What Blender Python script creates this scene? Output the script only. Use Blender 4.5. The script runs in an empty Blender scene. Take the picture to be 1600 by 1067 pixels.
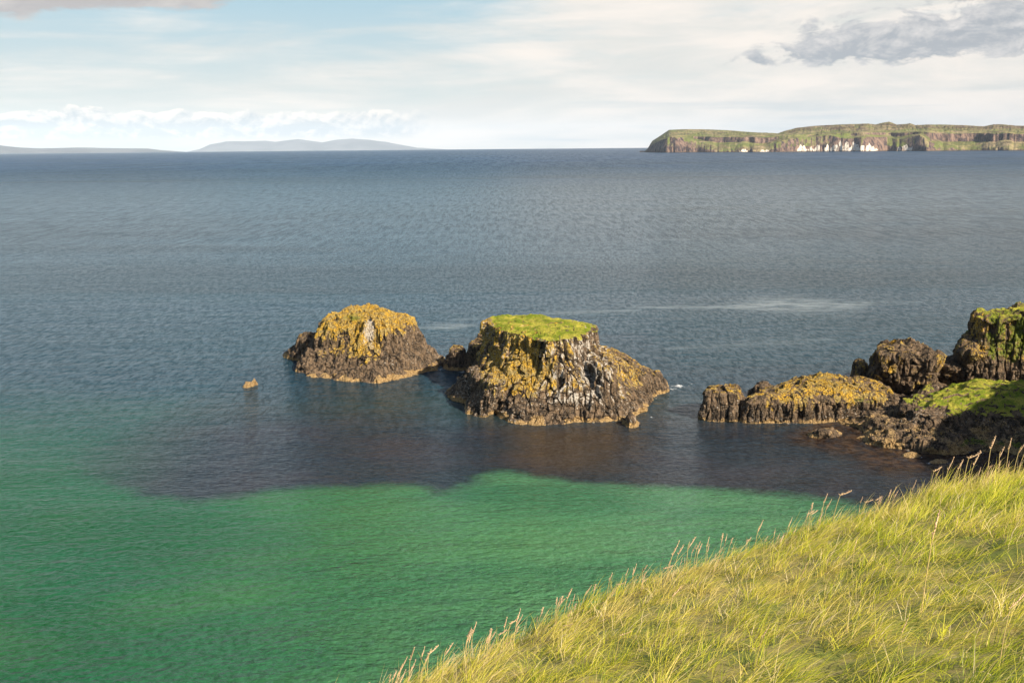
import bpy, math, random
import numpy as np
from mathutils import Matrix, Vector

R = math.radians
scene = bpy.context.scene
C = scene.collection
rng = np.random.default_rng(7)
random.seed(7)

# ------------------------------------------------------------------ camera
CAM = np.array([0.0, 0.0, 45.0])
F = 1716.0                       # focal length in pixels of a 1600 px wide picture
PITCH, ROLL = R(10.13), R(-0.49)
cam_d = bpy.data.cameras.new('camera'); cam = bpy.data.objects.new('camera', cam_d); C.objects.link(cam)
cam_d.sensor_width = 36; cam_d.lens = F / 1600 * 36
cam_d.clip_start = 0.1; cam_d.clip_end = 200000
MR = Matrix.Rotation(R(90) - PITCH, 3, 'X') @ Matrix.Rotation(ROLL, 3, 'Z')
cam.matrix_world = Matrix.Translation(Vector(CAM)) @ MR.to_4x4()
scene.camera = cam
MRn = np.array(MR)
def ray(u, v):                   # direction through a point of the photograph
    d = MRn @ np.array([(u - 800) / F, -(v - 533.5) / F, -1.0])
    return d / np.linalg.norm(d)
def G(u, v, z=0.0):              # where that direction meets the level z
    d = ray(u, v); t = (z - CAM[2]) / d[2]
    return (CAM + d * t)[:2]

# ------------------------------------------------------------------ light
SUN_AZ, SUN_EL = 141.0, 31.0     # degrees clockwise from +Y
scene.view_settings.view_transform = 'Standard'; scene.view_settings.look = 'None'
scene.view_settings.exposure = 0.95; scene.view_settings.gamma = 1.0
sd = bpy.data.lights.new('sun', 'SUN'); sd.energy = 5.0; sd.angle = R(0.5); sd.color = (1.0, 0.88, 0.70)
sun = bpy.data.objects.new('sun', sd); C.objects.link(sun)
sv = Vector((math.sin(R(SUN_AZ)) * math.cos(R(SUN_EL)), math.cos(R(SUN_AZ)) * math.cos(R(SUN_EL)), math.sin(R(SUN_EL))))
sun.rotation_euler = sv.to_track_quat('Z', 'Y').to_euler(); sun.location = (60, -60, 120)

# ------------------------------------------------------------------ node helper
class N:
    def __init__(s, nt): s.nt = nt; s.n = nt.nodes; s.l = nt.links
    def put(s, sock, v):
        if isinstance(v, bpy.types.NodeSocket): s.l.new(v, sock)
        elif v is not None:
            if hasattr(sock, 'default_value'):
                if sock.type == 'RGBA' and not isinstance(v, (int, float)) and len(v) == 3: v = (*v, 1)
                sock.default_value = v
    def m(s, op, a, b=None, c=None, clamp=False):
        x = s.n.new('ShaderNodeMath'); x.operation = op; x.use_clamp = clamp
        s.put(x.inputs[0], a); s.put(x.inputs[1], b); s.put(x.inputs[2], c); return x.outputs[0]
    def add(s, a, b): return s.m('ADD', a, b)
    def sub(s, a, b): return s.m('SUBTRACT', a, b)
    def mul(s, a, b): return s.m('MULTIPLY', a, b)
    def ss(s, v, a, b, lo=0.0, hi=1.0):       # smooth ramp
        x = s.n.new('ShaderNodeMapRange'); x.interpolation_type = 'SMOOTHSTEP'
        s.put(x.inputs[0], v); s.put(x.inputs[1], a); s.put(x.inputs[2], b); s.put(x.inputs[3], lo); s.put(x.inputs[4], hi); return x.outputs[0]
    def lin(s, v, a, b, lo=0.0, hi=1.0):
        x = s.n.new('ShaderNodeMapRange')
        s.put(x.inputs[0], v); s.put(x.inputs[1], a); s.put(x.inputs[2], b); s.put(x.inputs[3], lo); s.put(x.inputs[4], hi); return x.outputs[0]
    def mix(s, f, a, b, mode='MIX'):
        x = s.n.new('ShaderNodeMix'); x.data_type = 'RGBA'; x.blend_type = mode
        s.put(x.inputs[0], f); s.put(x.inputs[6], a); s.put(x.inputs[7], b); return x.outputs[2]
    def noise(s, vec, scale, detail=4, rough=0.5, dist=0.0, lac=2.0):
        x = s.n.new('ShaderNodeTexNoise'); s.put(x.inputs['Vector'], vec)
        s.put(x.inputs['Scale'], scale); s.put(x.inputs['Detail'], detail); s.put(x.inputs['Roughness'], rough)
        s.put(x.inputs['Distortion'], dist); s.put(x.inputs['Lacunarity'], lac); return x.outputs[0]
    def vor(s, vec, scale, feat='F1'):
        x = s.n.new('ShaderNodeTexVoronoi'); x.feature = feat; s.put(x.inputs['Vector'], vec); s.put(x.inputs['Scale'], scale); return x
    def co(s, which='Object'): return s.n.new('ShaderNodeTexCoord').outputs[which]
    def mp(s, vec, scale=(1, 1, 1), loc=(0, 0, 0), rot=(0, 0, 0)):
        x = s.n.new('ShaderNodeMapping'); s.put(x.inputs[0], vec); x.inputs[1].default_value = loc; x.inputs[2].default_value = rot; x.inputs[3].default_value = scale; return x.outputs[0]
    def sep(s, vec): x = s.n.new('ShaderNodeSeparateXYZ'); s.put(x.inputs[0], vec); return x.outputs
    def comb(s, a, b, c=0.0): x = s.n.new('ShaderNodeCombineXYZ'); s.put(x.inputs[0], a); s.put(x.inputs[1], b); s.put(x.inputs[2], c); return x.outputs[0]
    def attr(s, name): x = s.n.new('ShaderNodeAttribute'); x.attribute_name = name; return x.outputs['Fac']
    def bump(s, h, dist, strength=1.0, nrm=None):
        x = s.n.new('ShaderNodeBump'); s.put(x.inputs['Height'], h); s.put(x.inputs['Distance'], dist); s.put(x.inputs['Strength'], strength); s.put(x.inputs['Normal'], nrm); return x.outputs[0]
def mat(name):
    m = bpy.data.materials.new(name); m.use_nodes = True
    nt = m.node_tree; return m, N(nt), nt.nodes['Principled BSDF']

# ------------------------------------------------------------------ world: sky with clouds
w = bpy.data.worlds.new('World'); scene.world = w; w.use_nodes = True
n = N(w.node_tree); bg = w.node_tree.nodes['Background']
sky = n.n.new('ShaderNodeTexSky'); sky.sky_type = 'NISHITA'; sky.sun_disc = False
sky.sun_elevation = R(SUN_EL); sky.sun_rotation = R(SUN_AZ)
sky.air_density = 1.0; sky.dust_density = 1.0; sky.ozone_density = 1.0
SKYK = 0.065
d = n.sep(n.co('Generated'))
az = n.m('ARCTAN2', d[0], d[1]); el = n.m('ARCSINE', d[2])
AE = n.comb(az, el)
wisp = n.noise(n.mp(AE, (3.0, 15.0, 1), (1.3, 0.4, 0), (0, 0, R(3))), 1.0, 8, 0.60, 0.6)
wisp2 = n.noise(n.mp(AE, (7.0, 70.0, 1), (0.3, 2.4, 0), (0, 0, R(-1))), 1.0, 6, 0.55, 0.3)
big = n.noise(n.mp(AE, (4.0, 7.0, 1), (5.1, 1.7, 0)), 1.0, 3, 0.5)
# veil: full towards the right, thin towards the upper left
veilbias = n.lin(az, -0.47, 0.15, -0.15, 0.24)
veil = n.add(n.add(n.mul(wisp, 0.95), n.mul(wisp2, 0.60)), n.sub(veilbias, 0.10))
gap = n.mul(n.mul(n.ss(el, 0.085, 0.125), n.ss(n.m('ABSOLUTE', n.add(az, 0.12)), 0.22, 0.05)), 0.28)
veil = n.sub(veil, gap)
high = n.ss(el, 0.18, 0.5)
veil = n.sub(veil, n.mul(high, 0.36))
low = n.ss(el, 0.075, 0.0)
veil = n.add(veil, n.mul(low, 0.08))
vm = n.ss(veil, 0.50, 0.92)
CREAM = n.mix(n.ss(n.noise(n.mp(AE, (5.0, 26.0, 1), (4.3, 7.4, 0), (0, 0, R(4))), 1.0, 7, 0.6, 0.5), 0.34, 0.62), (6.2, 6.15, 5.8), (8.3, 7.5, 6.75))
c0 = n.mix(n.ss(el, 0.0, 0.16), (5.7, 6.0, 5.6), (3.1, 4.9, 5.9))   # thin bright air behind the veil
base = n.mix(n.ss(el, 0.13, 0.40), c0, sky.outputs[0])
col = n.mix(n.mul(vm, 0.92), base, CREAM)
# streaky blue grey layers near the horizon
lay = n.noise(n.mp(AE, (5.0, 110.0, 1), (2.2, 0.9, 0)), 1.0, 5, 0.5, 0.2)
lm = n.mul(n.ss(lay, 0.5, 0.72), n.mul(n.ss(el, 0.055, 0.02), n.ss(az, -0.1, 0.1)))
col = n.mix(n.mul(lm, 0.75), col, (4.3, 5.0, 5.3))
# row of small cumulus low in the left half
cn = n.noise(n.mp(AE, (34.0, 60.0, 1), (3.7, 0.2, 0)), 1.0, 8, 0.62, 0.25)
cb = n.noise(n.mp(AE, (14.0, 20.0, 1), (8.7, 3.2, 0)), 1.0, 2, 0.5)
ctop = n.add(0.012, n.add(n.mul(cb, 0.018), n.mul(cn, 0.022)))
inb = n.ss(n.sub(ctop, el), -0.0006, 0.0022)
inb = n.mul(inb, n.ss(el, 0.0045, 0.012)); inb = n.mul(inb, n.ss(az, -0.055, -0.11))
cn_up = n.noise(n.mp(AE, (34.0, 60.0, 1), (3.7 - 0.10, 0.2 + 0.22, 0)), 1.0, 8, 0.62, 0.25)
relief = n.sub(cn, cn_up)
shade = n.m('ADD', n.lin(n.sub(ctop, el), 0.0, 0.014, 0.85, 0.12), n.mul(relief, 6.0), clamp=True)
ccol = n.mix(shade, (4.3, 4.9, 5.2), (8.6, 7.9, 7.1))
col = n.mix(n.mul(inb, 0.85), col, ccol)
# grey cloud bank at the right
def bank(col, az0, az1, el0, slope, halfh, c_dark, c_light, off, s0=26.0, s1=52.0):
    e = n.sub(el, n.add(el0, n.mul(n.sub(az, az0), slope)))
    nn = n.noise(n.mp(AE, (s0, s1, 1), off), 1.0, 9, 0.62, 0.3)
    n2 = n.noise(n.mp(AE, (s0, s1, 1), (off[0] - 0.10, off[1] + 0.22, 0)), 1.0, 9, 0.62, 0.3)
    mid = 0.5 * (az0 + az1); hw = 0.5 * (az1 - az0)
    q = n.sub(1.0, n.m('POWER', n.m('ABSOLUTE', n.m('DIVIDE', n.sub(az, mid), hw)), 2.6))
    up = n.sub(n.mul(q, halfh), n.mul(e, n.ss(e, -0.002, 0.002)))
    dn = n.m('DIVIDE', n.mul(n.m('MINIMUM', e, 0.0), 3.0), 1.0)
    f = n.add(n.m('DIVIDE', n.add(up, dn), halfh), n.mul(n.sub(nn, 0.5), 2.6))
    mk = n.mul(n.ss(f, 0.12, 0.42), n.ss(q, 0.0, 0.15))
    sh = n.m('ADD', n.lin(e, -0.003, halfh * 1.3, 0.18, 0.55), n.mul(n.sub(nn, n2), 3.5), clamp=True)
    return n.mix(n.mul(mk, 0.90), col, n.mix(sh, c_dark, c_light))
col = bank(col, 0.17, 0.70, 0.0650, 0.070, 0.046, (3.1, 3.4, 3.75), (6.6, 6.3, 6.1), (4.4, 6.1, 0))
col = bank(col, -0.85, -0.20, 0.111, 0.02, 0.06, (4.1, 3.75, 3.65), (6.0, 5.5, 5.1), (1.4, 2.6, 0), 10, 26)
# scattered cumulus overhead: soft patches that the sea mirrors
oc = n.noise(n.mp(AE, (2.4, 5.0, 1), (9, 4, 0)), 1.0, 6, 0.6)
om = n.mul(n.mul(n.ss(oc, 0.55, 0.7), n.ss(el, 0.2, 0.35)), 0.35)
col = n.mix(om, col, (4.0, 4.5, 5.1))
below = n.ss(el, -0.01, -0.05)
col = n.mix(below, col, (0.6, 0.9, 1.1))
n.put(bg.inputs[0], col); bg.inputs[1].default_value = SKYK

# ------------------------------------------------------------------ numpy noise
def _hash(ix, iy, iz, seed):
    h = (ix.astype(np.int64) * 374761393 + iy.astype(np.int64) * 668265263 + iz.astype(np.int64) * 2147483647 + seed * 1274126177) & 0xffffffff
    h = ((h ^ (h >> 13)) * 1274126177) & 0xffffffff
    h = ((h ^ (h >> 16)) * 2246822519) & 0xffffffff
    return ((h ^ (h >> 15)) & 0xffffff) / float(0xffffff)
def vnoise(x, y, z, seed=0):
    x, y, z = np.broadcast_arrays(x, y, z)
    ix, iy, iz = np.floor(x), np.floor(y), np.floor(z)
    fx, fy, fz = x - ix, y - iy, z - iz
    fx, fy, fz = [f * f * f * (f * (f * 6 - 15) + 10) for f in (fx, fy, fz)]
    r = 0
    for a in (0, 1):
        for b in (0, 1):
            for c in (0, 1):
                r = r + _hash(ix + a, iy + b, iz + c, seed) * (fx if a else 1 - fx) * (fy if b else 1 - fy) * (fz if c else 1 - fz)
    return r * 2 - 1
def fbm(x, y, z, oct=4, seed=0, rough=0.5):
    r, a, f, t = 0, 1.0, 1.0, 0
    for o in range(oct):
        r = r + a * vnoise(x * f + 13.7 * o, y * f - 7.1 * o, z * f + 3.3 * o, seed + o); t += a; a *= rough; f *= 2.03
    return r / t
def voro(x, y, seed=0, pos=False):   # nearest jittered cell: id hash, F1, F2
    ix, iy = np.floor(x), np.floor(y)
    f1 = np.full(x.shape, 9.0); f2 = np.full(x.shape, 9.0); idh = np.zeros(x.shape); cx = np.zeros(x.shape); cy = np.zeros(x.shape)
    for a in (-1, 0, 1):
        for b in (-1, 0, 1):
            jx = ix + a + 0.1 + 0.8 * _hash(ix + a, iy + b, ix * 0, seed); jy = iy + b + 0.1 + 0.8 * _hash(ix + a, iy + b, ix * 0, seed + 5)
            dd = np.hypot(x - jx, y - jy); hh = _hash(ix + a, iy + b, ix * 0, seed + 9)
            c = dd < f1
            f2 = np.where(c, f1, np.minimum(f2, dd)); idh = np.where(c, hh, idh); f1 = np.where(c, dd, f1); cx = np.where(c, jx, cx); cy = np.where(c, jy, cy)
    return (idh, f1, f2, cx, cy) if pos else (idh, f1, f2)
def sstep(v, a, b):
    t = np.clip((v - a) / (b - a), 0, 1); return t * t * (3 - 2 * t)

# ------------------------------------------------------------------ mesh and scene helpers
def mesh_from(name, V, Fc, attrs=None, smooth=True):
    """V (n,3), Fc (m,4) or (m,3) int arrays"""
    me = bpy.data.meshes.new(name); k = Fc.shape[1]
    me.vertices.add(len(V)); me.vertices.foreach_set('co', V.astype(np.float32).ravel())
    me.loops.add(Fc.size); me.loops.foreach_set('vertex_index', Fc.astype(np.int32).ravel())
    me.polygons.add(len(Fc)); me.polygons.foreach_set('loop_start', np.arange(0, Fc.size, k, dtype=np.int32))
    me.polygons.foreach_set('use_smooth', np.full(len(Fc), smooth))
    me.update(calc_edges=True)
    for a, v in (attrs or {}).items():
        at = me.attributes.new(a, 'FLOAT', 'POINT'); at.data.foreach_set('value', np.asarray(v, dtype=np.float32))
    return me
def link(name, me, m=None, parent=None):
    o = bpy.data.objects.new(name, me); C.objects.link(o)
    if m: me.materials.append(m)
    if parent: o.parent = parent
    return o
def tag(o, label=None, cat=None, group=None, kind=None):
    if label: o['label'] = label
    if cat: o['category'] = cat
    if group: o['group'] = group
    if kind: o['kind'] = kind
    return o
def empty(name, loc):
    o = bpy.data.objects.new(name, None); C.objects.link(o); o.location = loc; o.empty_display_size = 0.5; return o
def grid_faces(nr, nc, wrap):
    i = np.arange(nr - 1)[:, None]; j = np.arange(nc if wrap else nc - 1)[None, :]; j2 = (j + 1) % nc
    return np.stack([i * nc + j, i * nc + j2, (i + 1) * nc + j2, (i + 1) * nc + j], -1).reshape(-1, 4)
def subset(V, Fc, A, mask):
    f = Fc[mask]; used, inv = np.unique(f, return_inverse=True)
    return V[used], inv.reshape(f.shape), {k: v[used] for k, v in A.items()}
def merge(parts):
    Vs, Fs, As, o = [], [], {}, 0
    for V, Fc, A in parts:
        Vs.append(V); Fs.append(Fc + o); o += len(V)
        for k, v in A.items(): As.setdefault(k, []).append(v)
    return np.concatenate(Vs), np.concatenate(Fs), {k: np.concatenate(v) for k, v in As.items()}
EARTH = 7.43e6                   # effective radius of the curved sea
def drop(x, y): return -(x * x + y * y) / (2 * EARTH)

# ------------------------------------------------------------------ rock builder
def resample(poly, k, smooth=0.0):
    P = np.array(poly, float)
    for _ in range(2):           # chaikin corner cutting keeps the outline soft
        Q = np.roll(P, -1, 0); P = np.stack([0.8 * P + 0.2 * Q, 0.2 * P + 0.8 * Q], 1).reshape(-1, 2)
    Q = np.vstack([P, P[:1]]); s = np.r_[0, np.cumsum(np.hypot(*np.diff(Q, axis=0).T))]; s /= s[-1]
    t = np.arange(k) / k
    return np.stack([np.interp(t, s, Q[:, 0]), np.interp(t, s, Q[:, 1])], 1)
rocklist = []
def rock(base, top, zt, dome=0.5, prof=1.5, z0=-2.0, step=0.14, seed=0, lumps=1.0, colw=1.1, colamp=0.45, caprough=0.5, tilt=(0, 0), lean=0.0, zb=0.0):
    """loft from a waterline outline to a rim outline (both given in photograph points at their own level) and a domed cap"""
    B = np.array([G(u, v, zb) for u, v in base]); T = np.array([G(u, v, zt) for u, v in top])
    per = np.hypot(*np.diff(np.vstack([B, B[:1]]), axis=0).T).sum()
    k = int(max(60, per / step)); b = resample(B, k); t = resample(T, k)
    H = zt - zb; off = np.hypot(*(b - t).T).mean(); nr = int(max(10, math.hypot(H, off) / step)); nu = max(4, int((zb - z0) / (step * 2)))
    rT = np.hypot(*(t - t.mean(0)).T).mean(); ncap = int(max(6, rT / step))
    ctr = t.mean(0)
    rows = []
    for i in range(nu): rows.append(np.c_[b + (b - b.mean(0)) * 0.06 * (1 - i / nu), np.full(k, z0 + (zb - z0) * i / nu)])
    for i in range(nr):
        q = i / (nr - 1); f = 1 - (1 - q) ** prof
        rows.append(np.c_[b * (1 - f) + t * f, np.full(k, zb + H * q)])
    for i in range(1, ncap + 1):
        q = 1 - i / ncap * 0.999
        xy = ctr + (t - ctr) * q
        rows.append(np.c_[xy, zt + dome * (1 - q * q) ** 0.8 + 0 * xy[:, 0]])
    P = np.array(rows)           # rows, k, 3
    capz = np.zeros(P.shape[:2]); capz[nu + nr:] = 1
    tf = np.clip((P[..., 2] - zb) / H, 0, 1)
    P[..., 2] += tf ** 3 * (tilt[0] * (P[..., 0] - ctr[0]) + tilt[1] * (P[..., 1] - ctr[1]))
    def nrm(P):
        du = np.roll(P, -1, 1) - np.roll(P, 1, 1); dv = np.gradient(P, axis=0)
        nn = np.cross(du, dv); L = np.linalg.norm(nn, axis=-1, keepdims=True); return nn / np.maximum(L, 1e-9)
    n0 = nrm(P); hz = n0.copy(); hz[..., 2] *= 0.25
    edge = np.ones(P.shape[:2]); q = np.linspace(1, 0, ncap); edge[nu + nr:] = sstep(q, 0, 0.15)[:, None]
    x, y, z = P[..., 0], P[..., 1], P[..., 2]
    # large lumps
    P = P + n0 * (lumps * 1.3 * fbm(x / 5.5, y / 5.5, z / 7.0, 3, seed) + lumps * 0.75 * fbm(x / 1.9, y / 1.9, z / 3.0, 4, seed + 20, 0.6))[..., None] * edge[..., None]
    # basalt columns: plan cells, warped, each column stepped in height
    x, y, z = P[..., 0], P[..., 1], P[..., 2]
    wx = x + 0.5 * fbm(x / 3, y / 3, z / 6, 2, seed + 31) + lean * z; wy = y + 0.5 * fbm(x / 3, y / 3, z / 6, 2, seed + 37)
    idh, f1, f2 = voro(wx / colw, wy / colw, seed + 3)
    brk = np.floor(z / (1.1 + 2.2 * idh) + 17 * idh); rocklist.append(b); r2 = _hash((idh * 9973).astype(np.int64), brk, brk * 0, seed + 44)
    id3, g1, g2 = voro(wx / (colw * 2.7), wy / (colw * 2.7), seed + 8)
    col = colamp * (1.1 * (idh - 0.5) + 1.5 * (r2 - 0.5) + 1.3 * (id3 - 0.5)) - colamp * 0.8 * (1 - sstep(f2 - f1, 0.0, 0.22))
    P = P + hz * (col * (1 - capz * (1 - caprough)) * sstep(z, -0.8, 0.8))[..., None] * edge[..., None]
    P[..., 2] += capz * caprough * edge * (0.9 * (id3 - 0.5) + 0.8 * (idh - 0.5))
    # fine roughness
    x, y, z = P[..., 0], P[..., 1], P[..., 2]
    P = P + n0 * (0.24 * fbm(x / 0.6, y / 0.6, z / 0.9, 3, seed + 50, 0.6) * (1 - capz * (1 - max(caprough, 0.25))))[..., None]
    n1 = nrm(P); Fc = grid_faces(P.shape[0], k, True)
    A = dict(nz=n1[..., 2].ravel(), cell=idh.ravel(), blk=r2.ravel(), crack=(1 - sstep(f2 - f1, 0.0, 0.25)).ravel(), cap=capz.ravel(),
             hz=tf.ravel())
    return P.reshape(-1, 3), Fc, A

def smoothn(V, s, seed, o=4): return fbm(V[:, 0] / s, V[:, 1] / s, V[:, 2] / s, o, seed)

# ------------------------------------------------------------------ materials
def make_rock_mat():
    m, n, p = mat('basalt')
    co = n.co('Object'); st = n.mp(co, (1, 1, 0.28))
    a = n.noise(st, 1.4, 6, 0.62); b = n.noise(co, 5.0, 5, 0.65); c = n.noise(st, 6.0, 4, 0.6)
    base = n.mix(n.ss(a, 0.38, 0.66), (0.024, 0.018, 0.014), (0.25, 0.17, 0.105))
    base = n.mix(n.ss(b, 0.5, 0.72), base, (0.40, 0.30, 0.20))
    li = n.attr('lichen'); gu = n.attr('guano'); gr = n.attr('green'); ti = n.attr('tide'); sp = n.attr('speck')
    lc = n.mix(n.ss(n.noise(co, 0.9, 4, 0.6), 0.40, 0.62), (0.80, 0.48, 0.045), (0.58, 0.44, 0.16))
    lc = n.mix(n.ss(b, 0.40, 0.60), (0.13, 0.085, 0.03), lc)
    base = n.mix(n.ss(n.add(li, n.mul(n.sub(c, 0.5), 1.3)), 0.36, 0.60), base, lc)
    gc = n.mix(n.ss(b, 0.40, 0.6), (0.06, 0.085, 0.012), (0.26, 0.29, 0.035))
    base = n.mix(n.ss(n.add(gr, n.mul(n.sub(b, 0.5), 1.2)), 0.36, 0.6), base, gc)
    wc = n.mix(n.ss(b, 0.3, 0.6), (0.30, 0.25, 0.19), (0.68, 0.62, 0.54))
    base = n.mix(n.ss(n.add(gu, n.mul(n.sub(c, 0.5), 1.9)), 0.40, 0.62), base, wc)
    base = n.mix(n.ss(n.add(sp, n.mul(n.sub(n.noise(co, 3.2, 3, 0.7), 0.5), 2.2)), 0.62, 0.78), base, (0.60, 0.54, 0.46))
    tc = n.mix(n.ss(b, 0.36, 0.6), (0.20, 0.115, 0.04), (0.58, 0.40, 0.19))
    base = n.mix(n.ss(n.add(ti, n.mul(n.sub(b, 0.5), 0.9)), 0.38, 0.58), base, tc)
    n.put(p.inputs['Base Color'], base); p.inputs['Roughness'].default_value = 0.92; p.inputs['Specular IOR Level'].default_value = 0.25
    n.put(p.inputs['Normal'], n.bump(n.add(n.noise(co, 3.0, 6, 0.75), n.mul(c, 0.8)), 0.6, 1.0))
    return m
def make_turf_mat():
    m, n, p = mat('stack_turf')
    co = n.co('Object')
    a = n.noise(co, 0.45, 4, 0.6); b = n.noise(n.mp(co, (1, 1, 0.5)), 5.0, 5, 0.7)
    c = n.mix(n.ss(a, 0.38, 0.62), (0.26, 0.34, 0.024), (0.66, 0.60, 0.09))
    c = n.mix(n.ss(n.noise(co, 1.7, 4, 0.6), 0.56, 0.72), c, (0.55, 0.40, 0.12))
    c = n.mix(n.ss(b, 0.52, 0.36, 0.0, 0.6), c, (0.08, 0.12, 0.015))
    c = n.mix(n.ss(n.noise(co, 2.6, 5, 0.7), 0.46, 0.34, 0.0, 0.55), c, (0.11, 0.14, 0.02))
    n.put(p.inputs['Base Color'], c); p.inputs['Roughness'].default_value = 0.9; p.inputs['Specular IOR Level'].default_value = 0.15
    n.put(p.inputs['Normal'], n.bump(n.add(b, n.noise(co, 2.6, 5, 0.7)), 0.9, 1.0)); return m
ROCK = make_rock_mat(); TURF = make_turf_mat()

def finish(name, parts, label, cat, turf=None, masks=None, turfname='grass_cap', group=None):
    """parts -> one thing: rock mesh (+ turf mesh as its part)"""
    V, Fc, A = merge(parts)
    x, y, z, nz = V[:, 0], V[:, 1], V[:, 2], A['nz']
    st = fbm(x / 1.1, y / 1.1, z / 5.0, 3, 301)
    tide = sstep(z + 0.9 * smoothn(V, 1.2, 300) + 0.5 * smoothn(V, 5, 305), 1.0, 0.30) * sstep(0.55 + smoothn(V, 3.5, 306), 0.1, 0.45)
    hi = sstep(z + 1.6 * smoothn(V, 2.2, 310) + 1.2 * st, 1.8, 5.0)
    lich = hi * (0.50 + 0.55 * smoothn(V, 3.0, 320) + 0.35 * (A['cell'] - 0.5) + 0.25 * nz) - 0.45 * A['crack'] - 0.15
    gu = np.zeros(len(V)); gr = np.zeros(len(V)) - 0.2; sp = 0.25 + 0.2 * smoothn(V, 4, 360)
    D = dict(lichen=lich, guano=gu, green=gr, tide=tide, speck=sp)
    if masks: masks(V, A, D, st)
    for k_, v_ in D.items(): A[k_] = v_
    base = V.mean(0); base[2] = 0
    root = empty(name, base) if turf is not None else None
    Vl = V - base
    keep = ('lichen', 'guano', 'green', 'tide', 'speck')
    A2 = {k_: A[k_] for k_ in keep}
    if turf is not None:
        tm = turf(V, A)[Fc].mean(1) > 0.5
        v1, f1, a1 = subset(Vl, Fc, A2, ~tm); v2, f2, a2 = subset(Vl, Fc, A2, tm)
        link('rock_face', mesh_from('rock_face', v1, f1, a1, False), ROCK, root)
        link(turfname, mesh_from(turfname, v2, f2, a2), TURF, root)
    else:
        root = link(name, mesh_from(name, Vl, Fc, A2, False), ROCK); root.location = base
    tag(root, label, cat, group); return root

def pxdir(V):                    # bearing and height of points, for placing stains on named faces of a stack
    return V[:, 0] / V[:, 1] * F * math.cos(PITCH) + 800
def bell(v, c, wd): return np.exp(-((v - c) / wd) ** 2)

# ------------------------------------------------------------------ sea stacks and shore rocks
def m_mid(V, A, D, st):
    u = V[:, 0]; z = V[:, 2]
    cx = G(900, 600)[0]; c1 = G(825, 600)[0]
    D['guano'][:] = 0.47 * sstep(z, 1.0, 3.5) * bell(u, cx, 7.5) + 1.5 * fbm(V[:, 0] / 0.7, V[:, 1] / 0.7, z / 1.8, 4, 302, 0.7) * bell(u, cx, 9) * sstep(z, 0.8, 3) - 0.35 * A['crack'] - 0.02
    D['lichen'][:] += 0.50 * bell(u, c1, 5.0) * sstep(z, 2, 5) + 0.5 * fbm(V[:, 0] / 0.9, V[:, 1] / 0.9, z / 4.0, 3, 303) - 0.25 * bell(u, cx, 5) + 0.25 * sstep(u, cx + 4, cx + 9) * A['nz']
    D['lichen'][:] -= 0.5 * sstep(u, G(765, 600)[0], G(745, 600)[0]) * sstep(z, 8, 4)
    D['speck'][:] += 0.10 * sstep(u, c1, c1 - 4) + 0.10
    D['lichen'][:] += 0.25 * sstep(u, c1, c1 - 4) * sstep(z, 1.5, 3) * bell(u, G(770, 600)[0], 4)
mid_base = [(712, 622), (740, 632), (775, 642), (790, 662), (830, 665), (880, 662), (930, 660), (965, 658), (992, 652), (1000, 630), (985, 603), (930, 588), (850, 583), (770, 587), (730, 598)]
mid_top = [(757, 503), (768, 509), (784, 516), (800, 520), (818, 523), (836, 529), (854, 532), (878, 530), (902, 525), (922, 519), (927, 512), (915, 504), (880, 499), (820, 496), (778, 497)]
parts = [rock(mid_base, mid_top, 12.9, 1.0, 1.32, seed=11, lumps=0.6, colamp=0.62, caprough=0.22, step=0.125),
         rock([(935, 655), (965, 659), (980, 658), (988, 652), (998, 646), (1014, 641), (1019, 627), (1046, 607), (1037, 592), (1000, 582), (940, 582)],
              [(915, 575), (935, 583), (955, 583), (962, 570), (985, 562), (990, 552), (965, 543), (940, 540), (915, 545)], 7.8, 0.5, 1.1, seed=21, lumps=0.75, colamp=0.45, caprough=0.7, tilt=(-0.28, 0.0)),
         rock([(1000, 610), (1030, 612), (1047, 606), (1036, 590), (1015, 586), (1000, 592)], [(1010, 590), (1025, 592), (1033, 585), (1025, 578), (1010, 578)], 2.6, 0.4, 1.3, seed=24, lumps=0.35),
         rock([(698, 613), (706, 625), (735, 634), (765, 625), (765, 600), (720, 594)], [(732, 580), (750, 590), (772, 588), (770, 566), (745, 566)], 5.2, 0.5, 1.2, seed=22, lumps=0.5, caprough=0.6),
         rock([(724, 640), (735, 648), (756, 652), (772, 645), (785, 632), (775, 615), (740, 618)], [(752, 590), (765, 600), (785, 600), (795, 585), (780, 572), (760, 575)], 6.0, 0.8, 1.3, seed=23, lumps=0.5, caprough=0.7),
         rock([(972, 664), (990, 670), (1001, 665), (992, 655), (975, 655)], [(978, 652), (990, 654), (993, 648), (982, 646)], 1.5, 0.3, 1.3, seed=25, lumps=0.2)]
def turf_mid(V, A):
    inside = A['cap'] > 0.5
    e = A['hz'] > 0.90
    return ((inside | (e & (V[:, 2] > 12.2))) & (A['nz'] > 0.45 + 0.5 * fbm(V[:, 0], V[:, 1], 0 * V[:, 0], 2, 6)) & (V[:, 2] > 11.4) & (V[:, 0] + 1.2 * fbm(V[:, 0] / 2, V[:, 1] / 2, 0 * V[:, 0], 2, 5) > G(768, 510, 13)[0])).astype(float)
finish('sea_stack', parts, 'tall flat topped sea stack with a green grass cap and white streaked face', 'sea stack', turf_mid, m_mid)

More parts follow.
